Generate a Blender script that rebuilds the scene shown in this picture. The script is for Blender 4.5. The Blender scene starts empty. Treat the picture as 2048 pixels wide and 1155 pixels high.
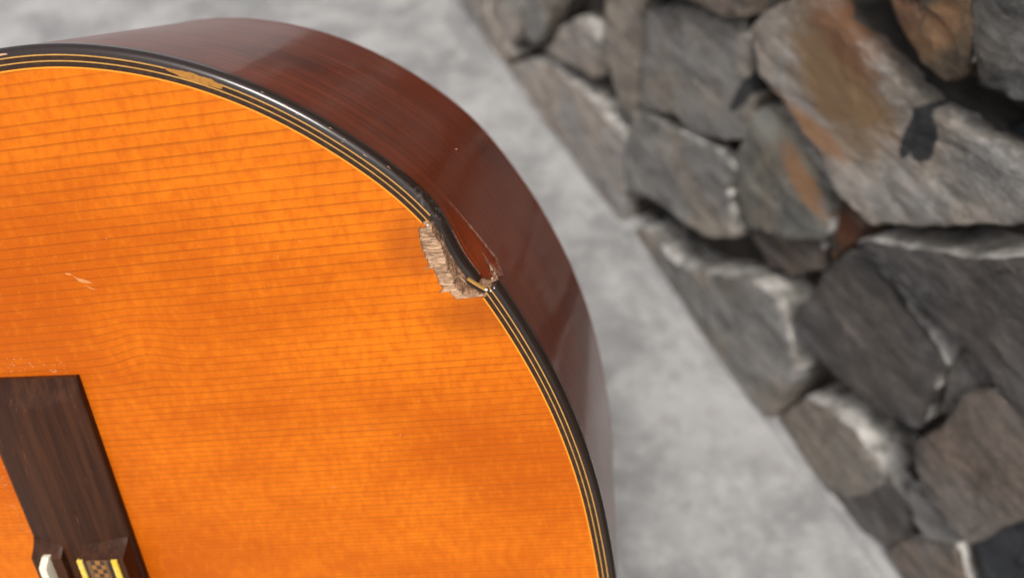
import bpy, bmesh, math, random
from math import radians, sin, cos, exp, sqrt, pi
from mathutils import Vector, Matrix, noise
from mathutils.geometry import tessellate_polygon

random.seed(11)
C = bpy.context.scene.collection
SC = bpy.context.scene
MM = 0.001
EYE = 0.472                       # height of the camera above the floor (m)

# ------------------------------------------------------------------ camera, sky, sun, exposure
cam = bpy.data.cameras.new('camera'); camo = bpy.data.objects.new('camera', cam); C.objects.link(camo)
camo.location = (0, 0, EYE); camo.rotation_euler = (radians(40), 0, 0)
cam.sensor_width = 36; cam.lens = 36 * 1530 / 2048
cam.clip_start = 0.01; cam.clip_end = 200
cam.dof.use_dof = True; cam.dof.focus_distance = 0.195; cam.dof.aperture_fstop = 7.4
SC.camera = camo

SUN_EL, SUN_AZ = radians(64), radians(-167)        # azimuth from +y, towards +x
w = bpy.data.worlds.new('World'); SC.world = w; w.use_nodes = True
nt = w.node_tree; bg = nt.nodes['Background']
sky = nt.nodes.new('ShaderNodeTexSky'); sky.sky_type = 'NISHITA'; sky.sun_disc = False
sky.sun_elevation = SUN_EL; sky.sun_rotation = SUN_AZ
sky.air_density = 1.0; sky.dust_density = 6.0; sky.ozone_density = 1.0
hs = nt.nodes.new('ShaderNodeHueSaturation'); hs.inputs['Saturation'].default_value = 0.35
nt.links.new(sky.outputs[0], hs.inputs['Color']); nt.links.new(hs.outputs[0], bg.inputs[0])
bg.inputs[1].default_value = 0.10
sun = bpy.data.lights.new('sun', 'SUN'); so = bpy.data.objects.new('sun', sun); C.objects.link(so)
sun.energy = 1.4; sun.angle = radians(18); sun.color = (1.0, 0.95, 0.88)
sd = Vector((sin(SUN_AZ) * cos(SUN_EL), cos(SUN_AZ) * cos(SUN_EL), sin(SUN_EL)))
so.rotation_euler = sd.to_track_quat('Z', 'Y').to_euler()
SC.view_settings.view_transform = 'Standard'; SC.view_settings.look = 'None'
SC.view_settings.exposure = 0.45; SC.view_settings.gamma = 1.0

# ------------------------------------------------------------------ helpers
class NB:
    """small node builder for one material"""
    def __init__(s, name):
        s.m = bpy.data.materials.new(name); s.m.use_nodes = True
        s.t = s.m.node_tree; s.n = s.t.nodes; s.b = s.n['Principled BSDF']
    def node(s, kind, ins=None, **kw):
        n = s.n.new('ShaderNode' + kind)
        for k, v in kw.items(): setattr(n, k, v)
        for k, v in (ins or {}).items(): s.set(n.inputs[k], v)
        return n
    def set(s, sock, v):
        if isinstance(v, bpy.types.NodeSocket): s.t.links.new(v, sock)
        else: sock.default_value = v
    def math(s, op, a, b=0.0, c=0.0, clamp=False):
        n = s.node('Math', {0: a, 1: b, 2: c}, operation=op, use_clamp=clamp); return n.outputs[0]
    def coord(s, which='Object', scale=(1, 1, 1), rot=(0, 0, 0)):
        tc = s.node('TexCoord'); mp = s.node('Mapping', {'Vector': tc.outputs[which], 'Scale': scale, 'Rotation': rot})
        return mp.outputs[0]
    def noise(s, vec, scale, detail=4, rough=0.55, dist=0.0, out='Fac'):
        return s.node('TexNoise', {'Vector': vec, 'Scale': scale, 'Detail': detail, 'Roughness': rough, 'Distortion': dist}).outputs[out]
    def ramp(s, fac, lo, hi, a=0.0, b=1.0, smooth=True):
        n = s.node('MapRange', {'Value': fac, 'From Min': lo, 'From Max': hi, 'To Min': a, 'To Max': b})
        if smooth: n.interpolation_type = 'SMOOTHSTEP'
        return n.outputs[0]
    def mix(s, fac, a, b, blend='MIX'):
        n = s.node('Mix', data_type='RGBA', blend_type=blend)
        s.set(n.inputs[0], fac); s.set(n.inputs[6], a if not isinstance(a, tuple) else (*a, 1)); s.set(n.inputs[7], b if not isinstance(b, tuple) else (*b, 1))
        return n.outputs[2]
    def bump(s, h, strength, dist):
        n = s.node('Bump', {'Height': h, 'Strength': strength, 'Distance': dist}); s.set(s.b.inputs['Normal'], n.outputs[0]); return n
    def out(s, color=None, rough=None, **kw):
        if color is not None: s.set(s.b.inputs['Base Color'], (*color, 1) if isinstance(color, tuple) else color)
        if rough is not None: s.set(s.b.inputs['Roughness'], rough)
        for k, v in kw.items(): s.set(s.b.inputs[k], v)
        return s.m

def obj(name, verts, faces, mats, parent=None, smooth=True, uvs=None, mi=None):
    me = bpy.data.meshes.new(name); me.from_pydata(verts, [], faces)
    for m in (mats if isinstance(mats, (list, tuple)) else [mats]): me.materials.append(m)
    if mi:
        for p, i in zip(me.polygons, mi): p.material_index = i
    if smooth:
        for p in me.polygons: p.use_smooth = True
    if uvs:
        ul = me.uv_layers.new(name='UVMap')
        for lp in me.loops: ul.data[lp.index].uv = uvs[lp.vertex_index]
    o = bpy.data.objects.new(name, me); C.objects.link(o)
    if parent: o.parent = parent
    return o

def recalc(o):
    bm = bmesh.new(); bm.from_mesh(o.data); bmesh.ops.recalc_face_normals(bm, faces=bm.faces); bm.to_mesh(o.data); bm.free(); return o

def empty(name, label, cat, M=None):
    o = bpy.data.objects.new(name, None); C.objects.link(o); o.empty_display_size = 0.05
    if M is not None: o.matrix_world = M
    o['label'] = label; o['category'] = cat
    return o

def smooth01(x):
    x = max(0.0, min(1.0, x)); return x * x * (3 - 2 * x)

def nz(x, y, z, k=1.0, oct=3):
    return noise.fractal(Vector((x * k, y * k, z * k)), 0.6, 2.0, oct)

# ------------------------------------------------------------------ materials
def mat_floor():
    b = NB('worn_concrete'); c = b.coord()
    n1 = b.noise(c, 11, 5, 0.6, 0.6); n2 = b.noise(c, 42, 5, 0.65); n3 = b.noise(c, 420, 3)
    col = b.mix(b.ramp(n1, .36, .66), (.235, .232, .232), (.39, .385, .38))
    col = b.mix(b.ramp(n2, .45, .72, 0, .6), col, (.50, .495, .48))
    col = b.mix(b.ramp(b.noise(c, 23, 4, .6), .54, .70, 0, .5), col, (.215, .21, .212))
    n4 = b.noise(c, 110, 4, .7)
    col = b.mix(b.ramp(n4, .55, .72, 0, .5), col, (.56, .55, .53))
    col = b.mix(b.ramp(n4, .44, .28, 0, .5), col, (.17, .168, .168))
    col = b.mix(b.ramp(n3, .3, .7, 0, .2), col, (.2, .2, .2))
    b.bump(b.math('ADD', n2, b.math('MULTIPLY', n3, .4)), .35, .002)
    return b.out(col, b.ramp(n1, .3, .7, .5, .75))

def mat_stone(name, dark, light, rust=None, paint=None, navy=0.0, seed=0.0):
    b = NB(name)
    tc = b.node('TexCoord').outputs['Object']
    c = b.node('Mapping', {'Vector': tc, 'Location': (seed, seed * .7, seed * .3), 'Rotation': (0, radians(-14), 0), 'Scale': (.8, 1.2, 2.6)}).outputs[0]
    n1 = b.noise(c, 16, 6, .62, .6); n2 = b.noise(c, 60, 7, .75, .5); n3 = b.noise(c, 300, 4, .7)
    col = b.mix(b.ramp(n1, .3, .7), dark, light)
    col = b.mix(b.ramp(n3, .45, .7, 0, .5), col, tuple(x * 1.5 for x in light))
    col = b.mix(b.ramp(n2, .5, .70, 0, .6), col, tuple(min(1, x * 1.7 + .02) for x in light))
    col = b.mix(b.ramp(n2, .48, .30, 0, .85), col, tuple(x * .4 for x in dark))
    n4 = b.noise(c, 30, 3, .6, 1.0)
    col = b.mix(b.ramp(n4, .52, .36, 0, .55), col, tuple(x * .55 for x in dark))
    col = b.mix(b.ramp(b.noise(tc, 140, 4, .7), .60, .72, 0, .5), col, tuple(min(1, x * 1.8) for x in light))
    tint = b.ramp(b.noise(tc, 13, 3, .6, .5), .38, .62)
    col = b.mix(1.0, col, b.mix(tint, (.93, .98, 1.04), (1.07, 1.0, .92)), 'MULTIPLY')
    if rust:
        for (cx, cz, rx, rz, rotd, rc, amt) in rust:
            v = b.node('Mapping', {'Vector': tc, 'Location': (cx, 0, cz), 'Rotation': (0, radians(rotd), 0), 'Scale': (rx, 1, rz)}, vector_type='TEXTURE').outputs[0]
            x = b.node('SeparateXYZ', {0: v}).outputs
            r = b.math('SQRT', b.math('ADD', b.math('MULTIPLY', x[0], x[0]), b.math('MULTIPLY', x[2], x[2])))
            r = b.math('ADD', r, b.math('MULTIPLY', b.math('SUBTRACT', n2, .5), 1.6))
            r = b.math('ADD', r, b.math('MULTIPLY', b.math('SUBTRACT', n1, .5), 1.2))
            col = b.mix(b.ramp(r, 1.45, .55, 0, amt), col, rc)
    if paint:
        for (cx, cz, rx, rz, rotd) in paint:
            v = b.node('Mapping', {'Vector': tc, 'Location': (cx, 0, cz), 'Rotation': (0, radians(rotd), 0), 'Scale': (rx, 1, rz)}, vector_type='TEXTURE').outputs[0]
            x = b.node('SeparateXYZ', {0: v}).outputs
            r = b.math('SQRT', b.math('ADD', b.math('MULTIPLY', x[0], x[0]), b.math('MULTIPLY', x[2], x[2])))
            r = b.math('ADD', r, b.math('MULTIPLY', b.math('SUBTRACT', n2, .5), .9))
            col = b.mix(b.ramp(r, 1.1, .9, 0, .93), col, (.012, .015, .02))
    h = b.math('ADD', b.math('MULTIPLY', n2, 1.0), b.math('MULTIPLY', n3, .35))
    b.bump(h, 1.0, .006)
    return b.out(col, .68)

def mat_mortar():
    b = NB('shade_darkened_mortar'); c = b.coord()
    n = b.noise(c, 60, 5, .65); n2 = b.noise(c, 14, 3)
    col = b.mix(b.ramp(n2, .35, .65), (.035, .029, .024), (.11, .097, .085))  # mortar colour taken darker to paint the shade under overhanging stones
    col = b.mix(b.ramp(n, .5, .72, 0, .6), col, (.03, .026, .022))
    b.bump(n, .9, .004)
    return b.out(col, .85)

def mat_lit_ledge():
    b = NB('sky_brightened_cement_ledge'); c = b.coord()
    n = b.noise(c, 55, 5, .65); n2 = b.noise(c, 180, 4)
    col = b.mix(b.ramp(n, .36, .66), (.15, .14, .125), (.58, .555, .52))  # cement smear, paled so the colour carries sky light on the ledges
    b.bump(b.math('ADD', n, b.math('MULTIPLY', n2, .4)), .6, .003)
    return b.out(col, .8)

def mat_top():
    b = NB('orange_lacquered_spruce'); tc = b.node('TexCoord').outputs['Object']
    p = b.node('VectorMath', {0: tc, 1: (1000, 1000, 1000)}, operation='MULTIPLY').outputs[0]   # millimetres
    s = b.node('SeparateXYZ', {0: p}).outputs; u, v = s[0], s[1]
    low = b.node('Mapping', {'Vector': p, 'Scale': (.007, .03, .05)}).outputs[0]
    wav = b.math('MULTIPLY', b.math('SUBTRACT', b.noise(low, 1, 3, .6), .5), .9)
    # a small knot swirl that lifts the grain
    kx = b.math('MULTIPLY', b.math('SUBTRACT', u, 55), 1 / 9.0); ky = b.math('MULTIPLY', b.math('SUBTRACT', v, 102), 1 / 10.0)
    kr = b.math('ADD', b.math('MULTIPLY', kx, kx), b.math('MULTIPLY', ky, ky))
    kn = b.math('MULTIPLY', b.math('POWER', 2.718, b.math('MULTIPLY', kr, -1)), 2.6)
    vv = b.math('ADD', b.math('SUBTRACT', b.math('ABSOLUTE', v), kn), wav)
    vv = b.math('ADD', vv, b.math('MULTIPLY', u, -.042))
    g = b.math('MULTIPLY', b.math('LOGARITHM', b.math('ADD', 1.0, b.math('MULTIPLY', vv, 1 / 80.0)), 2.71828), 80.0)
    j1 = b.noise(b.node('CombineXYZ', {0: 0.0, 1: b.math('MULTIPLY', g, .5), 2: 0.0}).outputs[0], 1, 2)
    g = b.math('ADD', g, b.math('MULTIPLY', b.math('SUBTRACT', j1, .5), .7))
    fine = b.node('Mapping', {'Vector': p, 'Scale': (.9, 2.2, 1)}).outputs[0]
    g = b.math('ADD', g, b.math('MULTIPLY', b.math('SUBTRACT', b.noise(fine, 1, 3, .6), .5), .09))
    f = b.math('FRACT', g); idx = b.math('FLOOR', g)
    wn = b.node('TexWhiteNoise', {'W': idx}, noise_dimensions='1D').outputs[0]
    line = b.math('MULTIPLY', b.ramp(f, .68, .93), b.ramp(f, 1.0, .955))
    soft = b.ramp(f, .2, .95, 0, 1)
    brk = b.noise(b.node('Mapping', {'Vector': p, 'Scale': (.035, 1.2, 1)}).outputs[0], 1, 3)
    amt = b.math('MULTIPLY', b.math('MULTIPLY', line, b.ramp(wn, 0, 1, .6, 1.0, False)), b.ramp(brk, .3, .6, .55, 1))
    blotch = b.noise(b.node('Mapping', {'Vector': p, 'Scale': (.010, .020, 1), 'Location': (2.3, 1.2, 0)}).outputs[0], 1, 5, .6)
    col = b.mix(b.ramp(blotch, .3, .7), (.49, .090, .0024), (.78, .192, .0066))
    silk = b.noise(b.node('Mapping', {'Vector': p, 'Scale': (.40, .22, 1), 'Rotation': (0, 0, .05)}).outputs[0], 1, 4, .6)
    col = b.mix(b.ramp(silk, .40, .70, 0, .46), col, (.50, .085, .0035))
    col = b.mix(b.ramp(silk, .50, .26, 0, .22), col, (.88, .235, .010))
    fib = b.noise(b.node('Mapping', {'Vector': p, 'Scale': (1.3, 5, 1)}).outputs[0], 1, 3, .7)
    col = b.mix(b.ramp(fib, .5, .75, 0, .22), col, (.90, .24, .018))
    col = b.mix(b.ramp(fib, .45, .25, 0, .18), col, (.5, .12, .008))
    # a band of tighter, browner growth and a browned patch of finish round the break
    band = b.noise(b.node('CombineXYZ', {0: b.math('MULTIPLY', u, .004), 1: b.math('MULTIPLY', vv, .11), 2: 3.0}).outputs[0], 1, 3)
    col = b.mix(b.ramp(band, .55, .72, 0, .35), col, (.50, .115, .008))
    bx = b.math('MULTIPLY', b.math('SUBTRACT', u, 150), 1 / 17.0); by = b.math('MULTIPLY', b.math('SUBTRACT', v, 108), 1 / 7.0)
    br = b.math('ADD', b.math('MULTIPLY', bx, bx), b.math('MULTIPLY', by, by))
    gran = b.noise(b.node('Mapping', {'Vector': p, 'Scale': (2.6, 3.6, 1)}).outputs[0], 1, 3, .7)
    jit = b.math('ADD', b.math('MULTIPLY', b.math('SUBTRACT', blotch, .5), 1.5), b.math('MULTIPLY', b.math('SUBTRACT', gran, .5), 1.6))
    col = b.mix(b.ramp(b.math('ADD', br, jit), 1.5, .1, 0, .62), col, (.33, .070, .007))
    cx_ = b.math('MULTIPLY', b.math('SUBTRACT', u, 135), 1 / 9.0); cy_ = b.math('MULTIPLY', b.math('SUBTRACT', v, 129), 1 / 11.0)
    cr_ = b.math('ADD', b.math('MULTIPLY', cx_, cx_), b.math('MULTIPLY', cy_, cy_))
    col = b.mix(b.ramp(b.math('ADD', cr_, jit), 1.4, .1, 0, .5), col, (.36, .080, .009))
    col = b.mix(b.ramp(gran, .52, .78, 0, .30), col, (.95, .30, .02))
    col = b.mix(b.ramp(gran, .46, .24, 0, .28), col, (.45, .085, .004))
    col = b.mix(b.math('MULTIPLY', soft, .13), col, (.45, .10, .006))
    col = b.mix(b.math('MULTIPLY', amt, .55), col, (.27, .060, .0035))
    h = b.math('ADD', b.math('MULTIPLY', b.math('SUBTRACT', 1, amt), .5), b.math('MULTIPLY', fib, .25))
    h = b.math('ADD', h, b.math('MULTIPLY', silk, .6))
    b.bump(h, .3, .0005)
    b.b.inputs['Specular IOR Level'].default_value = .12
    return b.out(col, .36, **{'Coat Weight': .05, 'Coat Roughness': .15})

def mat_rim():
    b = NB('red_brown_lacquered_mahogany'); uv = b.node('TexCoord').outputs['UV']
    st = b.node('Mapping', {'Vector': uv, 'Scale': (7, 520, 1)}).outputs[0]
    n = b.noise(st, 1, 5, .65); big = b.noise(b.node('Mapping', {'Vector': uv, 'Scale': (16, 14, 1)}).outputs[0], 1, 3)
    fine = b.noise(b.node('Mapping', {'Vector': uv, 'Scale': (60, 1500, 1)}).outputs[0], 1, 4, .7)
    col = b.mix(b.ramp(n, .3, .7), (.095, .015, .005), (.23, .040, .010))
    col = b.mix(b.ramp(big, .5, .75, 0, .5), col, (.25, .050, .016))
    col = b.mix(b.ramp(big, .48, .28, 0, .6), col, (.040, .009, .005))
    col = b.mix(b.ramp(fine, .55, .75, 0, .45), col, (.06, .012, .006))
    # hairline scuffs running with the grain
    scn = b.node('Mapping', {'Vector': uv, 'Scale': (150, 900, 1), 'Rotation': (0, 0, .05)}).outputs[0]
    scf = b.ramp(b.noise(scn, 1, 2, .5), .745, .80)
    gate = b.ramp(b.noise(b.node('Mapping', {'Vector': uv, 'Scale': (40, 40, 1)}).outputs[0], 1, 2), .5, .62)
    col = b.mix(b.math('MULTIPLY', b.math('MULTIPLY', scf, gate), .6), col, (.45, .25, .18))
    b.bump(b.math('ADD', b.math('MULTIPLY', fine, .7), b.math('MULTIPLY', n, .9)), .16, .0007)
    return b.out(col, .3, **{'Coat Weight': .36, 'Coat Roughness': .06, 'Coat IOR': 1.5, 'Specular IOR Level': .2})

def mat_simple(name, col, rough, coat=0, nscale=0, ncol=None, bump=0.0, namt=.6, stretch=(1, 1, 1)):
    b = NB(name); c = col
    if nscale:
        v = b.coord(scale=stretch); n = b.noise(v, nscale, 5, .65)
        c = b.mix(b.ramp(n, .42, .68, 0, namt), col, ncol)
        if bump: b.bump(n, bump, .0006)
    return b.out(c, rough, **{'Coat Weight': coat * .2, 'Coat Roughness': .1, 'Specular IOR Level': .2})

def mat_binding():
    b = NB('black_gloss_binding'); tc = b.node('TexCoord').outputs['Object']
    n = b.noise(tc, 900, 4, .7); g = b.noise(tc, 2600, 3, .6)
    # scuffed grey near the break
    d = b.node('VectorMath', {0: tc, 1: (.1405, .1385, -.002)}, operation='DISTANCE').outputs['Value']
    k = b.math('MULTIPLY', b.ramp(d, .011, .002), b.ramp(n, .50, .66))
    k = b.math('MAXIMUM', b.math('MULTIPLY', k, .6), b.math('MULTIPLY', b.ramp(n, .72, .78), .5))
    col = b.mix(b.math('MULTIPLY', k, .5), (.022, .012, .008), (.30, .25, .22))
    b.bump(b.math('ADD', b.math('MULTIPLY', n, .5), b.math('MULTIPLY', b.math('MULTIPLY', k, g), 2)), .22, .0004)
    return b.out(col, b.ramp(k, 0, 1, .35, .6), **{'Coat Weight': 1.0, 'Coat Roughness': .12, 'Coat IOR': 1.5, 'Specular IOR Level': .1})

def mat_raw(name, dark, light, scale=(220, 1500, 800)):
    b = NB(name); tc = b.node('TexCoord').outputs['Object']
    n = b.noise(b.node('Mapping', {'Vector': tc, 'Scale': scale}).outputs[0], 1, 5, .7, .5)
    n2 = b.noise(tc, 420, 4, .6)
    col = b.mix(b.ramp(n, .36, .62), dark, light)
    col = b.mix(b.ramp(n2, .5, .7, 0, .45), col, tuple(x * .55 for x in dark))
    b.bump(n, .9, .0006)
    return b.out(col, .85)

def mat_bridge():
    b = NB('dark_rosewood'); tc = b.node('TexCoord').outputs['Object']
    n = b.noise(b.node('Mapping', {'Vector': tc, 'Scale': (420, 16, 420)}).outputs[0], 1, 5, .65, .3)
    pores = b.noise(b.node('Mapping', {'Vector': tc, 'Scale': (1800, 75, 900)}).outputs[0], 1, 3, .6)
    col = b.mix(b.ramp(n, .35, .68), (.034, .013, .007), (.068, .025, .011))
    col = b.mix(b.ramp(pores, .66, .76, 0, .8), col, (.30, .13, .05))
    dust = b.ramp(b.noise(tc, 1500, 3, .6), .70, .78, 0, .5)
    col = b.mix(dust, col, (.35, .30, .27))
    b.bump(b.math('ADD', n, pores), .15, .0004)
    return b.out(col, .42, **{'Coat Weight': .05, 'Coat Roughness': .25, 'Specular IOR Level': .14})

def mat_mosaic():
    b = NB('tie_block_mosaic'); tc = b.node('TexCoord').outputs['Object']
    p = b.node('VectorMath', {0: tc, 1: (1000, 1000, 1000)}, operation='MULTIPLY').outputs[0]
    s = b.node('SeparateXYZ', {0: p}).outputs
    ck = b.node('TexChecker', {'Vector': p, 'Scale': .62, 'Color1': (.30, .13, .03, 1), 'Color2': (.05, .025, .012, 1)}).outputs[0]
    edge = b.math('ABSOLUTE', b.math('SUBTRACT', s[0], 24.75))
    col = b.mix(b.ramp(edge, 2.2, 2.5), ck, (.16, .075, .022))
    col = b.mix(b.ramp(edge, 3.2, 3.5), col, (.03, .016, .010))
    return b.out(col, .4)

M_floor = mat_floor(); M_mortar = mat_mortar(); M_ledge = mat_lit_ledge()
M_top = mat_top(); M_rim = mat_rim(); M_bind = mat_binding(); M_bridge = mat_bridge(); M_mos = mat_mosaic()
M_yel = mat_simple('yellow_maple_line', (.62, .33, .085), .4, .2, 300, (.45, .22, .05), namt=.5)
M_drk = mat_simple('dark_brown_purfling', (.035, .018, .011), .35, .3, 500, (.075, .04, .022), namt=.6)
M_edge = mat_simple('pale_orange_top_edge', (.90, .33, .03), .35, .2)
M_patch = mat_simple('amber_wood_filler', (.44, .20, .04), .45, .2, 700, (.24, .10, .018), bump=.3)
M_rawp = mat_raw('torn_pale_spruce', (.30, .165, .092), (.66, .43, .27))
M_rawb = mat_raw('torn_brown_lining', (.14, .062, .030), (.38, .22, .125), (900, 500, 700))
M_rawr = mat_raw('raw_mahogany_edge', (.13, .042, .024), (.26, .11, .07), (700, 700, 700))
M_ivory = mat_simple('cream_plastic_saddle', (.80, .76, .60), .35, .3)
M_ybind = mat_simple('yellow_tie_block_edging', (.80, .52, .05), .35, .3, 500, (.85, .70, .35), namt=.5)
M_scr = mat_simple('pale_scratch', (.62, .30, .13), .5, 0, 900, (.78, .22, .015), namt=.8)
M_dust = mat_simple('dust_speck', (.66, .40, .24), .8)
M_white = mat_simple('white_glue', (.80, .74, .64), .4)
M_hole = mat_simple('dark_body_inside', (.05, .03, .02), .8)

# ------------------------------------------------------------------ floor
fl = obj('floor', [(-15, -15, 0), (15, -15, 0), (15, 15, 0), (-15, 15, 0)], [(0, 1, 2, 3)], M_floor, smooth=False)
fl['kind'] = 'structure'

# ------------------------------------------------------------------ stone wall (local: x along the wall, y into it, z up)
wd = Vector((.40599903, -.91387351, 0)); wn_ = Vector((.91387351, .40599903, 0))
WM = Matrix.Identity(4)
for i in range(3):
    WM[i][0], WM[i][1], WM[i][2] = wd[i], wn_[i], (0, 0, 1)[i]
WM.translation = Vector((-.0694 * EYE / .467, .8315 * EYE / .467, 0))
wall = empty('stone_wall', 'rough wall of grey and rusty split stones set in recessed mortar beside the floor', 'wall', WM)
KS = EYE / .467

STONES = {
'a':((150,-2),(213,44),(261,64),(314,72),(354,72),(380,73),(398,1),(239,-7)),
'b':((-33,2),(76,61),(107,33),(166,25),(144,1),(54,-2)),
'c':((93,75),(173,109),(178,60),(171,42),(151,37),(112,38)),
'd':((202,123),(264,155),(258,121),(238,88),(215,65),(203,74)),
'e':((273,112),(296,132),(315,135),(325,133),(327,102),(292,92),(252,80)),
'f':((330,177),(372,195),(384,130),(385,96),(363,100),(342,125)),
'g':((392,190),(439,217),(479,227),(489,221),(505,197),(512,174),(493,159),(463,144),(443,144),(404,124),(397,166)),
'h':((395,107),(412,117),(455,131),(493,144),(508,144),(507,130),(517,118),(526,104),(507,86),(479,75),(440,63),(400,37),(391,73)),
'i':((414,-2),(433,17),(458,20),(481,23),(519,53),(555,84),(578,89),(597,71),(612,54),(609,2),(525,0)),
'j':((513,190),(525,200),(548,195),(581,188),(588,162),(571,144),(535,120),(520,131),(510,156)),
'k':((530,104),(549,126),(578,144),(587,130),(570,106),(550,97)),
'l':((587,183),(601,189),(603,177),(599,159),(596,150),(588,170)),
'm':((496,237),(506,251),(528,274),(557,268),(582,265),(607,261),(627,262),(647,265),(669,266),(676,256),(663,243),(637,219),(614,199),(595,199),(566,210),(537,218),(513,219)),
'n':((560,304),(594,328),(610,309),(620,293),(616,283),(603,283),(586,288),(575,295)),
'o':((600,334),(640,350),(672,312),(655,298),(643,292),(630,289),(617,305)),
'p':((638,264),(657,287),(668,275),(660,268),(647,267)),
'q':((618,185),(646,204),(667,219),(689,242),(735,180),(719,175),(690,181),(650,185),(628,184)),
'r':((598,97),(601,138),(607,160),(623,168),(645,165),(668,161),(678,157),(676,147),(683,131),(686,109),(664,97),(643,88),(617,85),(601,85)),
's':((617,8),(628,44),(645,58),(664,65),(683,63),(691,56),(684,25),(671,1)),
't':((675,-2),(685,27),(694,57),(709,57),(719,32),(716,16),(699,1)),
'u':((707,67),(719,77),(737,79),(737,69),(729,53),(719,53)),
'v':((723,15),(724,32),(733,51),(741,65),(774,32),(763,-2)),
'w':((697,107),(700,122),(703,130),(700,157),(707,170),(732,176),(752,151),(744,113),(743,89),(734,86),(716,88),(704,96)),
'x':((747,80),(754,134),(790,100),(774,49)),
'y':((386,226),(481,270),(489,244),(479,237),(445,232),(393,212)),
'z':((683,156),(685,166),(700,164),(698,156),(698,141),(692,128),(685,146)),
}
RUST, OCHRE, ORANGE = (.24, .105, .045), (.28, .172, .085), (.46, .235, .105)
G1 = dict(dark=(0.172, 0.158, 0.14), light=(0.356, 0.325, 0.293))
G2 = dict(dark=(0.24, 0.216, 0.199), light=(0.432, 0.392, 0.364))
G3 = dict(dark=(0.06, 0.054, 0.053), light=(0.15, 0.137, 0.13))
G4 = dict(dark=(0.099, 0.079, 0.067), light=(0.242, 0.196, 0.165))
m_grey = mat_stone('grey_split_stone', **G1); m_pale = mat_stone('pale_grey_split_stone', seed=3.1, **G2)
m_char = mat_stone('charcoal_split_stone', seed=7.7, **G3); m_brn = mat_stone('brown_grey_split_stone', seed=5.2, **G4)
m_navy = mat_stone('blue_black_slate', (.012, .015, .021), (.03, .034, .042), seed=9.0)
def P(x, z): return (x * KS * MM, z * KS * MM)
def rs(cx, cz, rx, rz, rot, rc, amt):
    a, c = P(cx, cz); return (a, c, rx * MM, rz * MM, rot, rc, amt)
def pt(cx, cz, rx, rz, rot):
    a, c = P(cx, cz); return (a, c, rx * MM, rz * MM, rot)
m_slab = mat_stone('rust_streaked_slab', (.22, .20, .177), (.46, .42, .38), seed=1.3,
    rust=[rs(566, 246, 40, 22, 15, OCHRE, 1.0), rs(562, 216, 34, 7, 0, ORANGE, .9), rs(556, 266, 30, 8, 12, RUST, .85)],
    paint=[pt(613, 250, 3.6, 11, -8), pt(620, 252, 6.5, 8.5, -8), pt(617, 259, 9, 5, 30)])
m_rustj = mat_stone('grey_stone_with_orange_stain', (.14, .132, .115), (.30, .28, .235), seed=2.2,
    rust=[rs(562, 183, 26, 8, 20, ORANGE, .85), rs(523, 192, 14, 10, 0, (.42, .42, .37), .8)])
m_rustn = mat_stone('rusty_brown_rubble', (.045, .03, .017), (.20, .14, .085), seed=4.4,
    rust=[rs(583, 288, 14, 12, 0, RUST, .7), rs(603, 297, 8, 14, 20, ORANGE, .5)])
m_rustl = mat_stone('small_rust_stone', (.10, .05, .03), (.26, .15, .09), seed=6.1, rust=[rs(597, 172, 8, 9, 0, (.22, .07, .025), .8)])
m_shred = mat_stone('mottled_dark_stone', (.022, .023, .024), (.19, .18, .165), seed=8.3)
m_square = mat_stone('grey_stone_with_black_paint', (.20, .182, .163), (.35, .32, .29), seed=2.9,
    paint=[pt(501, 200, 5, 22, 22)])
STONE_MAT = dict(a=m_pale, b=m_pale, c=m_pale, d=m_grey, e=m_pale, f=m_grey, g=m_square, h=m_grey, i=m_grey, j=m_rustj, k=m_brn, l=m_rustl,
                 m=m_slab, n=m_rustn, o=m_shred, p=m_navy, q=m_char, r=m_char, s=m_grey, t=m_char, u=m_grey, v=m_brn, w=m_brn, x=m_navy, y=m_brn, z=m_grey)
STONE_Y = dict(m=-3, n=-3, o=-3, p=14, k=12, l=8, y=-8, g=0, f=6, q=-4, r=2, z=9, u=4, x=6, j=2, h=-2)
STONE_LABEL = dict(m='long slab of grey stone streaked with rust', j='grey stone with an orange stain', n='rough rust brown stone', x='smooth blue black stone',
                   g='square grey stone with black paint on its edge', l='small rust coloured stone', q='large charcoal stone under the pale ledge')

def densify(poly, step):
    out = []
    n = len(poly)
    for i in range(n):
        a, b = Vector(poly[i]), Vector(poly[(i + 1) % n]); L = (b - a).length; k = max(1, int(L / step))
        for j in range(k): out.append(a + (b - a) * (j / k))
    return out

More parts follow.
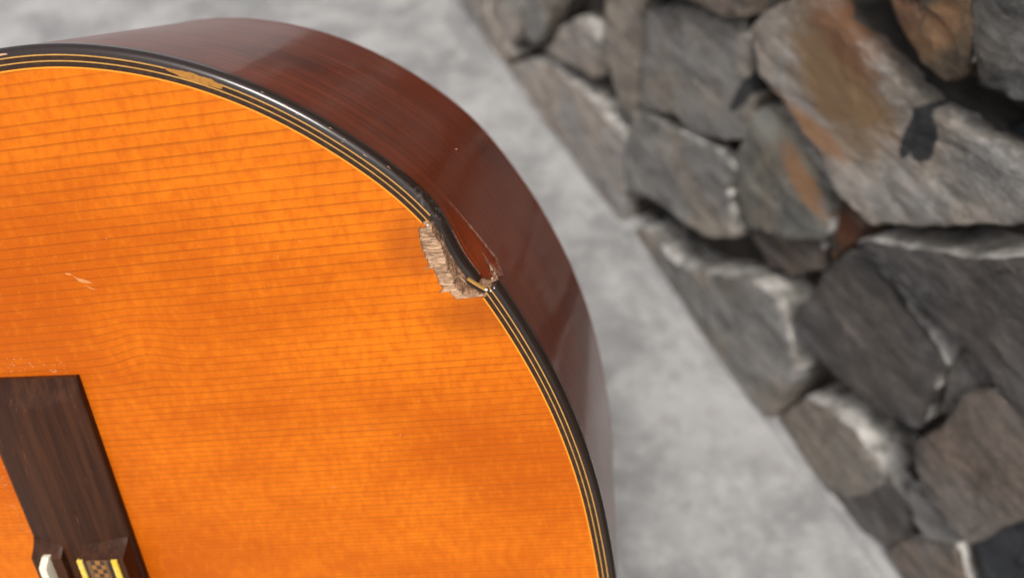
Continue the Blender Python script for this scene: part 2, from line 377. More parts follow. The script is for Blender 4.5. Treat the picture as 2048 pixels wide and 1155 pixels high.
def grow(poly, d):
    P_ = [Vector(p) for p in poly]; n = len(P_)
    if sum(P_[i - 1].cross(P_[i]) for i in range(n)) < 0: P_.reverse()
    out = []
    for i in range(n):
        a = (P_[i] - P_[i - 1]).normalized(); c_ = (P_[(i + 1) % n] - P_[i]).normalized()
        na, nc = Vector((a.y, -a.x)), Vector((c_.y, -c_.x)); m = na + nc
        k = d / max(.35, 1 + na.dot(nc)); out.append(P_[i] + m * k)
    return out
def make_stone(poly, y0, mat, seed, rough=1.0, label=None, ledge=True, grow_by=2.5):
    pts = densify(grow(poly, grow_by), 4.0)
    pts = [pts[i - 1] * .08 + pts[i] * .84 + pts[(i + 1) % len(pts)] * .08 for i in range(len(pts))]
    area = sum(pts[i - 1].x * pts[i].y - pts[i].x * pts[i - 1].y for i in range(len(pts)))
    if area < 0: pts.reverse()
    n = len(pts); cen = sum(pts, Vector((0, 0))) / n
    R = sum((p - cen).length for p in pts) / n
    nor = []
    for i in range(n):
        t = (pts[(i + 1) % n] - pts[i - 1]).normalized(); nor.append(Vector((t.y, -t.x)))
    pts = [p + nor[i] * (.7 * rough * nz(p.x, p.y, seed, .09) + .7 * rough * nz(p.x, p.y, seed + 2, .3)) for i, p in enumerate(pts)]
    fac = [(random.uniform(-.05, .05), random.uniform(-.05, .05), random.uniform(-1.2, .4)) for _ in range(2)]
    def fy(p, a=1.0):
        return y0 + a * max(f_[0] * (p.x - cen.x) + f_[1] * (p.y - cen.y) + f_[2] for f_ in fac) + a * rough * (1.0 * nz(p.x, p.y, seed, .03) + .8 * nz(p.x * .8 + p.y * .6, (p.y * .8 - p.x * .6) * 2.2, seed + 9, .10))
    ex = [1.2 if q_.y > -.25 else (-.6 if q_.y < -.6 else .4) for q_ in nor]
    ex = [(ex[i - 1] + ex[i] + ex[(i + 1) % n]) / 3 for i in range(n)]
    rings = []
    rings.append([(p + nor[i] * (ex[i] + .8), 56.0) for i, p in enumerate(pts)])
    rings.append([(p + nor[i] * (ex[i] + .4), y0 + 15 + 5 * nz(p.x, p.y, seed + 3, .08)) for i, p in enumerate(pts)])
    rings.append([(p + nor[i] * (ex[i] + .5 * nz(p.x, p.y, seed + 4, .3)), fy(p) + 2.6 + 1.4 * nz(p.x, p.y, seed + 6, .15)) for i, p in enumerate(pts)])
    for k in (1.3, 4.5):
        r2 = [p + nor[i] * (ex[i] - k) for i, p in enumerate(pts)]; rings.append([(p, fy(p) + (.5 if k < 2 else 0)) for p in r2])
    for f in (.8, .6, .4, .2):
        rings.append([(cen + (p - cen) * f, fy(cen + (p - cen) * f)) for p in pts])
    V, F, MI = [], [], []
    for r in rings:
        for p, y in r: V.append((p.x * KS * MM, y * MM, p.y * KS * MM))
    V.append((cen.x * KS * MM, fy(cen) * MM, cen.y * KS * MM))
    for k in range(len(rings) - 1):
        for i in range(n):
            j = (i + 1) % n
            F.append((k * n + i, k * n + j, (k + 1) * n + j, (k + 1) * n + i))
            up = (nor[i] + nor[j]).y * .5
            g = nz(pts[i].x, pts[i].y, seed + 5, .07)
            MI.append(1 if (ledge == 2 and k <= 1 and up + .5 * g > .25) else 2 if k == 0 else (1 if (k == 1 and ledge and up + 1.1 * g > .5) else 0))  # upward faces pale as painted sky light, rear ring dark as painted shade
    k = len(rings) - 1
    for i in range(n):
        F.append((k * n + i, k * n + (i + 1) % n, len(V) - 1)); MI.append(0)
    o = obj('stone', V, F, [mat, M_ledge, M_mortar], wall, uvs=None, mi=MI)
    if label: o['label'] = label
    md = o.modifiers.new('edges', 'EDGE_SPLIT'); md.split_angle = radians(38)
    return o

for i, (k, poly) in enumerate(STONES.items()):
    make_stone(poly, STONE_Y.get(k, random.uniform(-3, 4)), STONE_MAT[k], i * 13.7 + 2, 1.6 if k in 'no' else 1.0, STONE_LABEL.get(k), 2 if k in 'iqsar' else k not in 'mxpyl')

# the wall carries on beyond the traced stones with rows of the same rubble
def in_view(x, z):                       # wall area already covered by the stones above
    if z < -5: return False
    left = x > 0 + z * 1.94 - 40 if z > 40 else x > -40
    return left and x < 772 and z < 322 and (z < 100 + (772 - x) * 1.6)
rows = 9; z = -6.0
pool = [m_grey, m_pale, m_char, m_brn, m_grey, m_brn]
while z < 760:
    h = random.uniform(62, 105); x = -440 - random.uniform(0, 30)
    while x < 1500:
        wdt = random.uniform(70, 150)
        cx, cz = x + wdt / 2, z + h / 2
        hit = any(in_view(x + a * wdt, z + b * h) for a in (.02, .5, .98) for b in (.02, .5, .98))
        if not hit:
            g = 7
            q = [(x + g + random.uniform(-6, 8), z + g + random.uniform(-4, 6)), (cx, z + g + random.uniform(-5, 5)), (x + wdt - g + random.uniform(-8, 6), z + g + random.uniform(-4, 6)),
                 (x + wdt - g + random.uniform(-8, 6), z + h - g + random.uniform(-6, 5)), (cx, z + h - g + random.uniform(-6, 6)), (x + g + random.uniform(-6, 8), z + h - g + random.uniform(-6, 5))]
            if z < 0: q = [(a, max(b, -2)) for a, b in q]
            # larger rubble away from the part in the photograph: coarser spacing keeps it light
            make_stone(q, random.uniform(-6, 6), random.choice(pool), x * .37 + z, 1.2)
        x += wdt
    z += h
# mortar bed: one sheet behind the stones, lumpy
nx, nzv = 150, 60
V = []; F = []
for j in range(nzv + 1):
    for i in range(nx + 1):
        x = -.44 + 2.04 * i / nx; zz = -.02 + .84 * j / nzv
        V.append((x, .032 + .008 * nz(x, zz, 4, 30) + .003 * nz(x, zz, 8, 90), zz))
for j in range(nzv):
    for i in range(nx):
        a = j * (nx + 1) + i; F.append((a, a + 1, a + nx + 2, a + nx + 1))
b0 = len(V)
V += [(-.44, .3, -.02), (1.6, .3, -.02), (1.6, .3, .82), (-.44, .3, .82)]
c0, c1, c2, c3 = 0, nx, (nx + 1) * (nzv + 1) - 1, nzv * (nx + 1)
F += [(b0 + 1, b0, b0 + 3, b0 + 2), (c3, c2, b0 + 2, b0 + 3), (c0, c3, b0 + 3, b0), (c1, b0 + 1, b0 + 2, c2)]
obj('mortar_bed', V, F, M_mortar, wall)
# a thin cement fillet along the foot of the wall
V = []; F = []
for i in range(201):
    x = -.44 + 1.9 * i / 200; d = .003 + .0015 * nz(x, 3, 1, 9); hh = .004 + .003 * nz(x, 8, 1, 7)
    for (yy, zz) in ((-d - .004, -.004), (-d * .6, hh * .35), (-.002, hh * .75), (.03, hh)): V.append((x, yy, zz))
for i in range(200):
    for k in range(3): F.append((i * 4 + k, i * 4 + 4 + k, i * 4 + 5 + k, i * 4 + 1 + k))
obj('cement_fillet', V, F, M_floor, wall)

# ------------------------------------------------------------------ guitar (local mm: u along the body to its tail, v across, w out of the top)
GA = [(.991716, -.04112, .121694), (-.089382, .45951, .883664), (-.092256, -.88722, .452028)]
GM = Matrix.Identity(4)
for r in range(3):
    for c_ in range(3): GM[r][c_] = GA[c_][r]
GM.translation = Vector((-.14689, .0782, EYE - .26906))
guitar = empty('acoustic_guitar', 'orange topped classical guitar with a smashed edge on its lower bout', 'guitar', GM)

half = [(181.9, 0), (181.2, 20.6), (180.1, 32.8), (177.9, 50.6), (174.4, 67.4), (170.2, 82.0), (165.4, 94.9), (159.9, 107.0), (154.2, 117.8), (143.4, 135.0), (134.1, 146.0), (123.2, 155.4),
        (112.4, 163.2), (101.4, 169.6), (90.2, 174.7), (78.9, 178.5), (67.1, 181.2), (56.2, 182.7), (46, 183.0), (34, 182.2), (20, 180), (0, 174.5), (-25, 165), (-50, 153), (-80, 137), (-110, 124), (-140, 119),
        (-170, 122), (-200, 131), (-232, 139), (-260, 137), (-283, 124), (-298, 99), (-305, 60), (-306, 0)]
ctrl = [Vector(p) for p in half] + [Vector((a, -b)) for a, b in reversed(half[1:-1])]
def catmull(P_, t, i):
    n = len(P_); p0, p1, p2, p3 = P_[i - 1], P_[i], P_[(i + 1) % n], P_[(i + 2) % n]
    return .5 * ((2 * p1) + (p2 - p0) * t + (2 * p0 - 5 * p1 + 4 * p2 - p3) * t * t + (3 * p1 - p0 - 3 * p2 + p3) * t ** 3)
dense = []
for i in range(len(ctrl)):
    L = (ctrl[(i + 1) % len(ctrl)] - ctrl[i]).length; k = max(2, int(L))
    dense += [catmull(ctrl, j / k, i) for j in range(k)]
for _ in range(50):
    dense = [dense[i - 1] * .25 + dense[i] * .5 + dense[(i + 1) % len(dense)] * .25 for i in range(len(dense))]
dense.reverse()                                        # clockwise: corner -> tail -> lower side ... -> upper side -> corner
BREAK = Vector((153.6, 118.8))
k0 = min(range(len(dense)), key=lambda i: (dense[i] - BREAK).length)
dense = dense[k0:] + dense[:k0]
cum = [0.0]
for i in range(len(dense)): cum.append(cum[-1] + (dense[(i + 1) % len(dense)] - dense[i]).length)
LT = cum[-1]
def at(s):
    s %= LT
    lo, hi = 0, len(dense)
    while hi - lo > 1:
        m = (lo + hi) // 2
        if cum[m] <= s: lo = m
        else: hi = m
    f = (s - cum[lo]) / max(1e-9, cum[lo + 1] - cum[lo])
    return dense[lo].lerp(dense[(lo + 1) % len(dense)], f)
def frame(s):
    p = at(s); t = (at(s + 1.5) - at(s - 1.5)).normalized()
    return p, t, Vector((-t.y, t.x))                   # outward normal for a clockwise outline
# check the normal points outwards
if frame(5)[2].dot(frame(5)[0]) < 0:
    _f = frame
    def frame(s): p, t, n = _f(s); return p, t, -n
def snear(p):
    p = Vector(p); i = min(range(len(dense)), key=lambda i: (dense[i] - p).length); return cum[i]
def samples(s0, s1):
    """arc positions from s0 to s1: fine near the break, coarse elsewhere"""
    out = [s0]; s = s0
    while True:
        t = min(s % LT, LT - s % LT)
        s += .35 if t < 30 else (.8 if t < 45 else 2.2)
        if s >= s1 - .1: break
        out.append(s)
    out.append(s1); return out
def dent(s):
    """(inward push, drop) of the rim edge near the break; arc 0 is the break"""
    t = (-s) % LT
    if t < 28:
        k = smooth01((26 - t) / 21); return 3.9 * k, 1.5 * k
    t = s % LT
    if t < 4.0:
        k = 1 - smooth01((t - .3) / 2.2); return 2.6 * k, .6 * k
    return 0.0, 0.0

def sweep(name, s0, s1, prof, mat, use_dent=False, caps=True, drop=True):
    """prof: list of (inward offset, w), closed loop, swept along the outline from s0 to s1"""
    ss = samples(s0, s1); V = []; F = []; n = len(prof)
    for s in ss:
        p, t, nn = frame(s); di, dw = dent(s) if use_dent else (0, 0)
        for (a, ww) in prof:
            q = p - nn * (a + di); V.append((q.x * MM, q.y * MM, (ww - (dw if drop else 0)) * MM))
    for i in range(len(ss) - 1):
        for k in range(n):
            F.append((i * n + k, i * n + (k + 1) % n, (i + 1) * n + (k + 1) % n, (i + 1) * n + k))
    if caps: F += [tuple(range(n)), tuple((len(ss) - 1) * n + k for k in reversed(range(n)))]
    o = recalc(obj(name, V, F, mat, guitar, smooth=True))
    md = o.modifiers.new('edges', 'EDGE_SPLIT'); md.split_angle = radians(50)
    return o

# --- binding: one long black strip, rounded on its outer corner, broken short at the break
def arc(cx, cw, r, a0, a1, n): return [(cx - r * cos(a0 + (a1 - a0) * i / n), cw + r * sin(a0 + (a1 - a0) * i / n)) for i in range(n + 1)]
bprof = [(2.25, -3.2), (-.05, -3.2)] + arc(1.9, -2.0, 1.95, 0, pi / 2, 10) + [(2.25, 0.02)]
S_LOW = 2.2                                    # where the binding starts again below the break
sweep('binding', S_LOW, LT - .7, bprof, M_bind, True)
sweep('kerfed_lining', 0, LT, [(.7, -14), (.7, -3.0), (4.6, -3.4), (4.6, -9), (1.6, -14)], M_rawb, True, caps=False)
# --- purfling: each line its own strip
sU = {'y1': snear((142.8, 137.0)), 'y2': snear((143.3, 136.2)), 'd1': snear((143.0, 136.6)), 'd2': snear((142.2, 137.6)), 'e': snear((142.4, 137.4))}
sL = {'y1': 2.2, 'd1': 2.6, 'y2': 2.6, 'd2': 3.6, 'e': 3.6}
PURF = [('purfling_line', 'y1', 2.25, 2.54, M_yel, .035), ('purfling_band', 'd1', 2.54, 3.66, M_drk, .01), ('purfling_line', 'y2', 3.66, 3.94, M_yel, .03), ('purfling_band', 'd2', 3.94, 5.12, M_drk, .01), ('top_edge', 'e', 5.12, 5.5, M_edge, .02)]
for nm, k, a, b_, m_, up in PURF:
    sweep(nm, sL[k], sU[k], [(b_, -2.2), (a, -2.2), (a, up), (b_, up)], m_)

# --- soundboard with the torn notch and the sound hole
NOTCH = [(139.0, 132.7), (138.2, 132.4), (137.6, 132.6), (136.8, 132.3), (136.5, 131.4), (136.65, 130.6), (136.45, 129.7), (136.7, 128.8), (136.55, 128.1), (136.9, 127.2), (136.8, 126.1), (137.25, 125.3), (137.3, 124.3), (137.7, 123.6), (137.9, 123.0),
         (137.7, 122.4), (138.1, 122.1), (137.4, 121.75), (136.5, 121.4), (137.6, 121.45), (138.6, 121.5), (139.1, 120.9), (139.2, 120.2), (139.6, 119.6), (139.5, 119.0), (139.9, 118.2), (139.8, 117.4), (140.3, 116.6), (140.6, 115.8),
         (140.2, 115.3), (139.7, 114.85), (141.2, 114.95), (142.4, 114.8), (142.6, 114.2), (143.0, 113.8), (143.5, 113.2), (144.0, 112.75), (145.7, 112.95), (146.9, 112.85), (148.0, 113.05), (149.4, 112.95), (150.9, 113.15)]
OFF = 5.5
ring = []
sA, sB = sL['e'] + .2, sU['e'] - .1
for s in samples(sA, sB):
    p, t, nn = frame(s); ring.append(p - nn * OFF)
ring += [Vector(p) for p in NOTCH]
HC, HR = Vector((-172, 0)), 43
hole = [HC + Vector((HR * cos(a), HR * sin(a))) for a in [2 * pi * i / 72 for i in range(72)]]
if True:
    loops = [[Vector((p.x, p.y, 0)) for p in ring], [Vector((p.x, p.y, 0)) for p in hole]]
    tris = tessellate_polygon(loops)
    flat = loops[0] + loops[1]; n = len(flat); n0 = len(loops[0])
    V = [(p.x * MM, p.y * MM, 0) for p in flat] + [(p.x * MM, p.y * MM, -2.4 * MM) for p in flat]
    F = [tuple(t) for t in tris] + [tuple(n + i for i in reversed(t)) for t in tris]; MI = [0] * len(F)
    for i in range(n0): F.append((i, (i + 1) % n0, n + (i + 1) % n0, n + i)); MI.append(1)
    for i in range(n - n0): F.append((n0 + i, n0 + (i + 1) % (n - n0), n + n0 + (i + 1) % (n - n0), n + n0 + i)); MI.append(1)
    top = recalc(obj('soundboard', V, F, [M_top, M_rawp], guitar, smooth=False, mi=MI))

# --- torn wood inside the notch: a height field of broken fibres under the missing piece
def seg_d(p, a, b):
    ab = b - a; f = max(0, min(1, (p - a).dot(ab) / ab.length_squared)); return (p - a - ab * f).length
NV = [Vector(p) for p in NOTCH]
POCK = [Vector(p) for p in [(139.9, 133.5), (140.0, 130.5), (141.6, 127.6), (142.2, 124.5), (142.4, 121.5), (143.4, 119.2), (143.5, 116.0), (145.6, 113.9), (149.5, 113.8)]]
def poly_d(p, L): return min(seg_d(p, L[i], L[i + 1]) for i in range(len(L) - 1))
def side_of(p):                                       # >0 once past the pocket line towards the rim
    i = min(range(len(POCK) - 1), key=lambda i: seg_d(p, POCK[i], POCK[i + 1])); a, b = POCK[i], POCK[i + 1]
    return -(b - a).cross(p - a)
V = []; F = []; MI = []; st = .26; nu, nv_ = 72, 86; U0, V0 = 135.2, 112.0
for j in range(nv_ + 1):
    for i in range(nu + 1):
        p = Vector((U0 + i * st, V0 + j * st)); dp = poly_d(p, POCK); sd_ = side_of(p)
        fib = nz(p.x * .35, p.y * 2.6, 3, 1.0, 4); fib2 = nz(p.x * 1.2, p.y * 1.2, 7, 1.0, 3)
        step = .12 * math.floor(2.2 * nz(p.x * .25, p.y * 1.5, 12, 1.0, 2))
        if sd_ > 0: h = -.5 - .05 * dp + .26 * fib + step
        else:
            k = smooth01(dp / 1.4); h = -.65 - 1.5 * k + .32 * nz(p.x * 1.9, p.y * .9, 5, 1.0, 4) + .2 * fib2
        if dp < .35: h += .18 * fib2
        V.append((p.x * MM, p.y * MM, h * MM))
for j in range(nv_):
    for i in range(nu):
        a = j * (nu + 1) + i
        p = Vector((U0 + (i + .5) * st, V0 + (j + .5) * st))
        F.append((a, a + 1, a + nu + 2, a + nu + 1)); MI.append(0 if side_of(p) + .9 * nz(p.x, p.y, 2, .8) > 0 else 1)
# keep only cells inside the body
keep = []
for f, m_ in zip(F, MI):
    c_ = Vector((sum(V[i][0] for i in f) / 4 / MM, sum(V[i][1] for i in f) / 4 / MM)); s_ = snear(c_)
    p, t, nn = frame(s_); ins = -(c_ - p).dot(nn)
    if ins > 1.9 + dent(s_)[0]: keep.append((f, m_))
recalc(obj('torn_wood', V, [k[0] for k in keep], [M_rawp, M_rawb], guitar, smooth=False, mi=[k[1] for k in keep]))

def shard(a, b, wid, w0, w1, mat, name='splinter', seed=0):
    """a ragged sliver of wood from a to b (mm), tapering to a point"""
    a, b = Vector(a), Vector(b); d = (b - a); n_ = Vector((-d.y, d.x)).normalized()
    V = []; F = []
    for k in range(6):
        f = k / 5; wd_ = wid * (1 - f ** 1.4) * (.8 + .5 * nz(k * 1.7, seed, 1)); c_ = a + d * f + n_ * .25 * wid * nz(k, seed, 4)
        ww = w0 + (w1 - w0) * f
        for sx, dz in ((-1, -.25), (0, .22), (1, -.2)): q = c_ + n_ * sx * wd_ * .5; V.append((q.x * MM, q.y * MM, (ww + dz * wid) * MM))
    for k in range(5):
        for x in range(2): F.append((k * 3 + x, k * 3 + x + 1, k * 3 + 4 + x, k * 3 + 3 + x))
        F.append((k * 3 + 2, k * 3, k * 3 + 3, k * 3 + 5))
    F.append((0, 2, 1))
    return recalc(obj(name, V, F, mat, guitar, smooth=False))
shard((138.9, 121.8), (136.2, 121.35), .7, -.1, .12, M_rawp, seed=1)
shard((142.6, 115.0), (139.5, 114.8), .6, -.1, .10, M_rawp, seed=2)
shard((150.8, 113.3), (144.0, 112.7), .75, -.15, .08, M_rawp, seed=3)
shard((142.9, 127.2), (142.0, 130.8), .6, -1.2, -.5, M_rawp, seed=4)
shard((144.2, 119.5), (142.9, 125.0), .7, -1.4, -.6, M_rawb, seed=5)
shard((147.0, 116.0), (144.0, 120.0), .6, -1.3, -.8, M_rawp, seed=6)
shard((149.0, 114.8), (145.0, 116.6), .6, -1.4, -.7, M_rawb, seed=7)
shard((140.2, 133.0), (141.0, 129.0), .5, -1.0, -.6, M_rawb, seed=8)
# splintered rim wood standing in the gap of the binding
for k, (a, b, wi, w0, w1) in enumerate([((155.2, 117.0), (152.6, 121.6), 1.5, -3.6, -3.0), ((154.6, 116.4), (153.0, 119.0), 1.3, -2.4, -2.0), ((155.6, 116.6), (154.0, 122.4), 1.0, -5.0, -4.6), ((152.4, 120.4), (150.8, 124.6), .8, -4.6, -4.0), ((153.4, 121.6), (151.8, 126.0), .7, -6.6, -6.2)]):
    shard(a, b, wi, w0, w1, M_rawr, seed=20 + k)
sweep('rim_lip', LT - 15, LT - 1.2, [(-.12, -3.7), (-.28, -3.2), (.3, -3.15), (.3, -3.7)], M_rawr, True)
# broken bit of the inner purfling left against the bent binding, and the white stubs of glue at the break
for k, (c_, a, r_) in enumerate([((154.2, 118.6, -2.6), (.3, 1.6), .75), ((153.6, 117.2, -2.2), (.2, 1.0), .7), ((154.5, 117.2, -2.4), (.4, .9), .6), ((153.1, 119.9, -3.4), (-.3, 1.2), .6)]):
    shard((c_[0] - a[0], c_[1] - a[1]), (c_[0] + a[0], c_[1] + a[1]), r_ * 1.8, c_[2], c_[2] + .5, M_rawp, 'wood_chip', 40 + k)
def strip(name, path, prof_w, w0, w1, mat):
    V = []; F = []
    pp = [Vector(p) for p in path]
    for i, p in enumerate(pp):
        t = (pp[min(i + 1, len(pp) - 1)] - pp[max(i - 1, 0)]).normalized(); n_ = Vector((-t.y, t.x)) * prof_w * .5
        for q, ww in ((p - n_, w0), (p + n_, w0), (p + n_, w1), (p - n_, w1)): V.append((q.x * MM, q.y * MM, ww * MM))
    for i in range(len(pp) - 1):
        for k in range(4): F.append((i * 4 + k, i * 4 + (k + 1) % 4, i * 4 + 4 + (k + 1) % 4, i * 4 + 4 + k))
    F += [(0, 1, 2, 3), tuple(len(V) - 4 + k for k in (3, 2, 1, 0))]
    return recalc(obj(name, V, F, mat, guitar, smooth=False))
strip('purfling_fragment', [(147.35, 117.95), (148.6, 116.9), (150.2, 115.7), (151.5, 114.75)], .3, -1.6, -.12, M_yel)
strip('purfling_fragment', [(147.1, 117.3), (148.3, 116.3), (149.9, 115.1), (151.2, 114.2)], .8, -1.6, -.25, M_drk)
def blob(name, c, r, mat, seed=0):
    bm = bmesh.new(); bmesh.ops.create_icosphere(bm, subdivisions=2, radius=1)
    for v in bm.verts: v.co *= 1 + .35 * nz(*v.co, 1.5 + seed); v.co = Vector(((c[0] + v.co.x * r) * MM, (c[1] + v.co.y * r) * MM, (c[2] + v.co.z * r * .7) * MM))
    me = bpy.data.meshes.new(name); bm.to_mesh(me); bm.free(); me.materials.append(mat)
    o = bpy.data.objects.new(name, me); C.objects.link(o); o.parent = guitar; return o
blob('glue_speck', (151.9, 114.9, 0), .38, M_white, 1); blob('glue_speck', (153.0, 114.6, .05), .26, M_white, 2); blob('glue_speck', (139.1, 132.9, .02), .3, M_white, 3); blob('glue_speck', (154.0, 115.3, .05), .2, M_white, 4)

# --- rim (sides): a sheet that follows the outline, pushed in and cracked beside the break
def crack_w(s):
    t = (-s) % LT
    if t > 40: t = -(s % LT)
    return -11.0 - 2.2 * max(0, min(1, (26 - t) / 26)) + .25 * nz(t * .9, 3, 2)
ss = samples(0, LT)[:-1]; V = []; F = []; UV = []; MI = []
ROW1 = 9; LOWER = [.004, .02, .06, .12, .22, .36, .5, .65, .8, .92, 1.0]
for s in ss:
    p, t, nn = frame(s); di, dw = dent(s); cw = crack_w(s)
    tt = (-s) % LT; tt = tt if tt < 40 else -(s % LT)
    kk = smooth01((26 - tt) / 20) if tt >= 0 else max(0, 1 - (-tt) / 6)
    for r in range(ROW1):
        f = r / (ROW1 - 1); ww = (-3.0 - dw) * (1 - f) + cw * f
        push = di * (1 - .86 * smooth01(f * 1.05)) + kk * .12 * nz(s * .5, r * .8, 2)
        q = p - nn * (push - .12 * 0 + .12); V.append((q.x * MM, q.y * MM, ww * MM)); UV.append(((s if s < LT / 2 else s - LT) * MM, ww * MM))
    for f in LOWER:
        ww = (cw - .12) * (1 - f) + (-93) * f
        push = .45 * kk * exp(-f * 9) - .35 * kk * exp(-f * 30)
        q = p - nn * (push + .12); V.append((q.x * MM, q.y * MM, ww * MM)); UV.append(((s if s < LT / 2 else s - LT) * MM, ww * MM))
n = ROW1 + len(LOWER)
for i in range(len(ss)):
    j = (i + 1) % len(ss); t = (-ss[i]) % LT; d_ = dent(ss[i])[0] > .5
    for k in range(n - 1):
        F.append((i * n + k, j * n + k, j * n + k + 1, i * n + k + 1)); MI.append(1 if (k == ROW1 - 1 and d_) else 0)
rim = recalc(obj('rim', V, F, [M_rim, M_rawr], guitar, smooth=True, uvs=UV, mi=MI))
md = rim.modifiers.new('edges', 'EDGE_SPLIT'); md.split_angle = radians(40)
# back plate with its own edge
bp = [frame(s)[0] for s in samples(0, LT)[:-1][::2]]
V = [(p.x * MM, p.y * MM, -92.9 * MM) for p in bp] + [(p.x * MM, p.y * MM, -95.5 * MM) for p in bp]; n = len(bp)
tr = tessellate_polygon([[Vector((p.x, p.y, 0)) for p in bp]])
F = [tuple(t) for t in tr] + [tuple(n + i for i in t) for t in tr] + [(i, (i + 1) % n, n + (i + 1) % n, n + i) for i in range(n)]
recalc(obj('back', V, F, M_rim, guitar, smooth=False))
# rosette round the sound hole
for r0, r1, m_ in ((46, 47, M_drk), (47, 57, M_mos), (57, 58, M_drk)):
    V = []; F = []
    for i in range(96):
        a = 2 * pi * i / 96
        for r_ in (r0, r1): V.append(((HC.x + r_ * cos(a)) * MM, (HC.y + r_ * sin(a)) * MM, .06 * MM))
    for i in range(96): j = (i + 1) % 96; F.append((2 * i, 2 * i + 1, 2 * j + 1, 2 * j))
    recalc(obj('rosette_ring', V, F, m_, guitar, smooth=False))

# --- marks on the top: filler patch over the purfling, scratches, dust
def sheet(name, pts, w0, mat, jit=.15):
    pts = densify(pts, .8); n = len(pts)
    pts = [p + Vector((nz(p.x, p.y, 1, 1.3), nz(p.x, p.y, 6, 1.3))) * jit for p in pts]
    V = [(p.x * MM, p.y * MM, w0 * MM) for p in pts] + [(p.x * MM, p.y * MM, (w0 - .3) * MM) for p in pts]
    tr = tessellate_polygon([[Vector((p.x, p.y, 0)) for p in pts]])
    F = [tuple(t) for t in tr] + [(i, (i + 1) % n, n + (i + 1) % n, n + i) for i in range(n)]
    return recalc(obj(name, V, F, mat, guitar, smooth=False))
pa = []
for s_, o_ in [(snear((82.5, 177.5)), 2.3), (snear((88, 176)), 1.9), (snear((93, 173.6)), 1.9), (snear((95.5, 172.6)), 2.4), (snear((95.8, 172.4)), 3.3), (snear((92, 174.2)), 3.7), (snear((86.5, 176)), 3.5), (snear((83.5, 177)), 2.8)]:
    p, t, nn = frame(s_); pa.append(tuple(p - nn * o_))
sheet('filler_patch', pa, .05, M_patch, .2)
sheet('scratch', [(39.2, 125.4), (40.6, 125.3), (41.4, 124.8), (40.0, 124.9)], .02, M_scr, .2)
sheet('scratch', [(41.2, 124.6), (42.6, 123.8), (44.6, 123.0), (45.9, 122.3), (44.4, 122.2), (42.6, 122.9)], .02, M_scr, .3)
sheet('scratch', [(44.0, 121.6), (45.4, 120.9), (46.8, 120.2), (45.0, 120.8)], .02, M_scr, .1)
sheet('nick', [(64.2, 177.3), (65.6, 177.4), (66.4, 177.0), (64.8, 176.7)], .03, M_drk, .1)
# pale dings along the corner of the binding and a cream chip further up the side
for k, u_ in enumerate((104.5, 109.5, 112.0, 118.5, 122.0, 126.5, 131.0)):
    p, t, nn = frame(snear((u_, 160 - (u_ - 116) * .8)))
    q0 = p - nn * (.35 + .5 * (k % 3)); L = .35 + .3 * ((k * 7) % 4) / 3
    shard(tuple(q0 - t * L), tuple(q0 + t * L), .22, -.38 + .15 * (k % 3), -.36 + .15 * (k % 3), M_dust, 'ding', 60 + k)
p, t, nn = frame(snear((42.0, 182.8)))
sheet('cream_chip', [tuple(p - t * 1.4 - nn * 1.2), tuple(p + t * .9 - nn * 1.25), tuple(p + t * 1.1 - nn * 1.6), tuple(p - t * 1.2 - nn * 1.65)], -.02, M_dust, .12)
rr = random.Random(4)
for k in range(120):
    z_ = rr.random()
    if z_ < .35: c_ = (rr.uniform(2, 30), 95 + abs(rr.gauss(0, 3.2)) + .6)
    elif z_ < .75: c_ = (rr.gauss(-4.0, 1.6) , rr.uniform(40, 72))
    else: c_ = (rr.uniform(0, 150), rr.uniform(50, 160))
    L = rr.uniform(.2, .8); a = rr.uniform(-.3, .3)
    sheet('dust_speck', [(c_[0], c_[1]), (c_[0] + L * cos(a), c_[1] + L * sin(a) * .6), (c_[0] + L * cos(a) * .6, c_[1] + .12 + rr.uniform(0, .15))], .02, M_dust, .05)

# --- bridge
bridge_parts = []
def hfield(name, us, vs, fn, mat, parent=guitar, base=0.0):
    V = []; F = []; nu_ = len(us); nv2 = len(vs)
    for v in vs:
        for u in us: a, b, h = fn(u, v); V.append((a * MM, b * MM, h * MM))
    for j in range(nv2 - 1):
        for i in range(nu_ - 1): a = j * nu_ + i; F.append((a, a + 1, a + nu_ + 1, a + nu_))
    edge = [i for i in range(nu_)] + [j * nu_ + nu_ - 1 for j in range(1, nv2)] + [(nv2 - 1) * nu_ + i for i in reversed(range(nu_ - 1))] + [j * nu_ for j in reversed(range(1, nv2 - 1))]
    b0 = len(V)
    for e in edge: V.append((V[e][0], V[e][1], base * MM))
    for k in range(len(edge)): k2 = (k + 1) % len(edge); F.append((edge[k], edge[k2], b0 + k2, b0 + k))
    o = recalc(obj(name, V, F, mat, parent)); md = o.modifiers.new('edges', 'EDGE_SPLIT'); md.split_angle = radians(32); return o
def wing_h(u, v):
    x = (u - 17.2) / 16.2; h = 4.2 - 1.9 * x * x
    dd = 95 - abs(v); h = min(h, 1.7 + .05 * dd + .030 * dd * dd)
    b_ = max(0, 1 - min(u - .9, 33.4 - u) / .6); h -= .35 * b_ * b_
    return u, v, max(.9, h)
us = [.9, 1.1, 1.4, 1.8, 2.6] + [4 + i * 2.0 for i in range(14)] + [31.6, 32.4, 32.8, 33.1, 33.4]
vs = [-95 + i * .9 for i in range(62)] + [-39.2 + i * 6.53 for i in range(1, 12)] + [39.2 + i * .9 for i in range(63)]
vs = sorted(set(round(max(-95, min(95, v)), 2) for v in vs))
bridge = hfield('bridge', us, vs, wing_h, M_bridge)
bridge['label'] = 'dark rosewood bridge with scooped wing end'
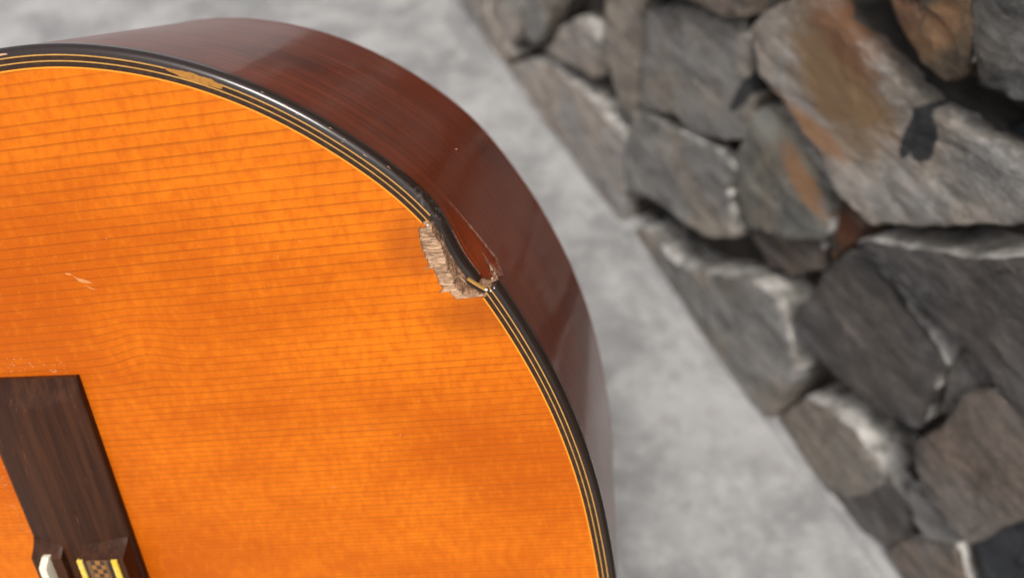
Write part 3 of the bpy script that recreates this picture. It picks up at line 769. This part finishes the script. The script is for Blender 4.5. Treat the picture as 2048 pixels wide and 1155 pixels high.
def step_block(name, u0_, u1_, top_, slope, mat, half_v, concave=.5, parent=bridge):
    us_ = [u0_ + (u1_ - u0_) * i / 12 for i in range(13)]
    prof = [i / 8 for i in range(9)]
    vs_ = [-half_v + slope * f for f in prof] + [-half_v * .6, 0, half_v * .6] + [half_v - slope * f for f in reversed(prof)]
    def fn(u, v):
        f = min(1, (half_v - abs(v)) / slope)
        f = f ** (1 + concave) if concave > 0 else f
        e = max(0, 1 - min(u - u0_, u1_ - u) / .5)
        return u, v, 3.0 + (top_ - 3.0) * f - .3 * e * e
    return hfield(name, us_, vs_, fn, mat, parent, base=.5)
step_block('tie_block', 18.3, 33.0, 7.9, 4.4, M_bridge, 39.9, .35)
step_block('saddle_mount', 1.4, 11.4, 6.4, 5.2, M_bridge, 39.9, .5)
def bar(name, u0_, u1_, v1_, w0_, w1_, ch, mat, parent=bridge, r=.35):
    """long bar across the guitar with chamfered ends and eased top edges"""
    prof = [(u0_, w0_), (u1_, w0_), (u1_, w1_ - r), (u1_ - r * .3, w1_ - r * .3), (u1_ - r, w1_), (u0_ + r, w1_), (u0_ + r * .3, w1_ - r * .3), (u0_, w1_ - r)]
    V = []; F = []; n = len(prof)
    for v, dz in ((-v1_, ch), (-v1_ + ch * .8, ch * .1), (-v1_ + ch * 1.3, 0), (v1_ - ch * 1.3, 0), (v1_ - ch * .8, ch * .1), (v1_, ch)):
        for u, ww in prof: V.append((u * MM, v * MM, (ww - (dz if ww > w0_ + .1 else 0)) * MM))
    for i in range(5):
        for k in range(n): F.append((i * n + k, i * n + (k + 1) % n, (i + 1) * n + (k + 1) % n, (i + 1) * n + k))
    F += [tuple(range(n)), tuple(5 * n + k for k in reversed(range(n)))]
    o = recalc(obj(name, V, F, mat, parent)); md = o.modifiers.new('edges', 'EDGE_SPLIT'); md.split_angle = radians(35); return o
bar('saddle', 5.6, 8.1, 35.6, 4.0, 9.4, 2.6, M_ivory)
bar('tie_block_edging', 18.2, 20.1, 35.6, 6.6, 8.45, .25, M_ybind)
bar('tie_block_edging', 29.4, 31.4, 35.6, 6.6, 8.45, .25, M_ybind)
bar('tie_block_mosaic', 20.15, 29.35, 35.4, 6.6, 8.35, .2, M_mos)
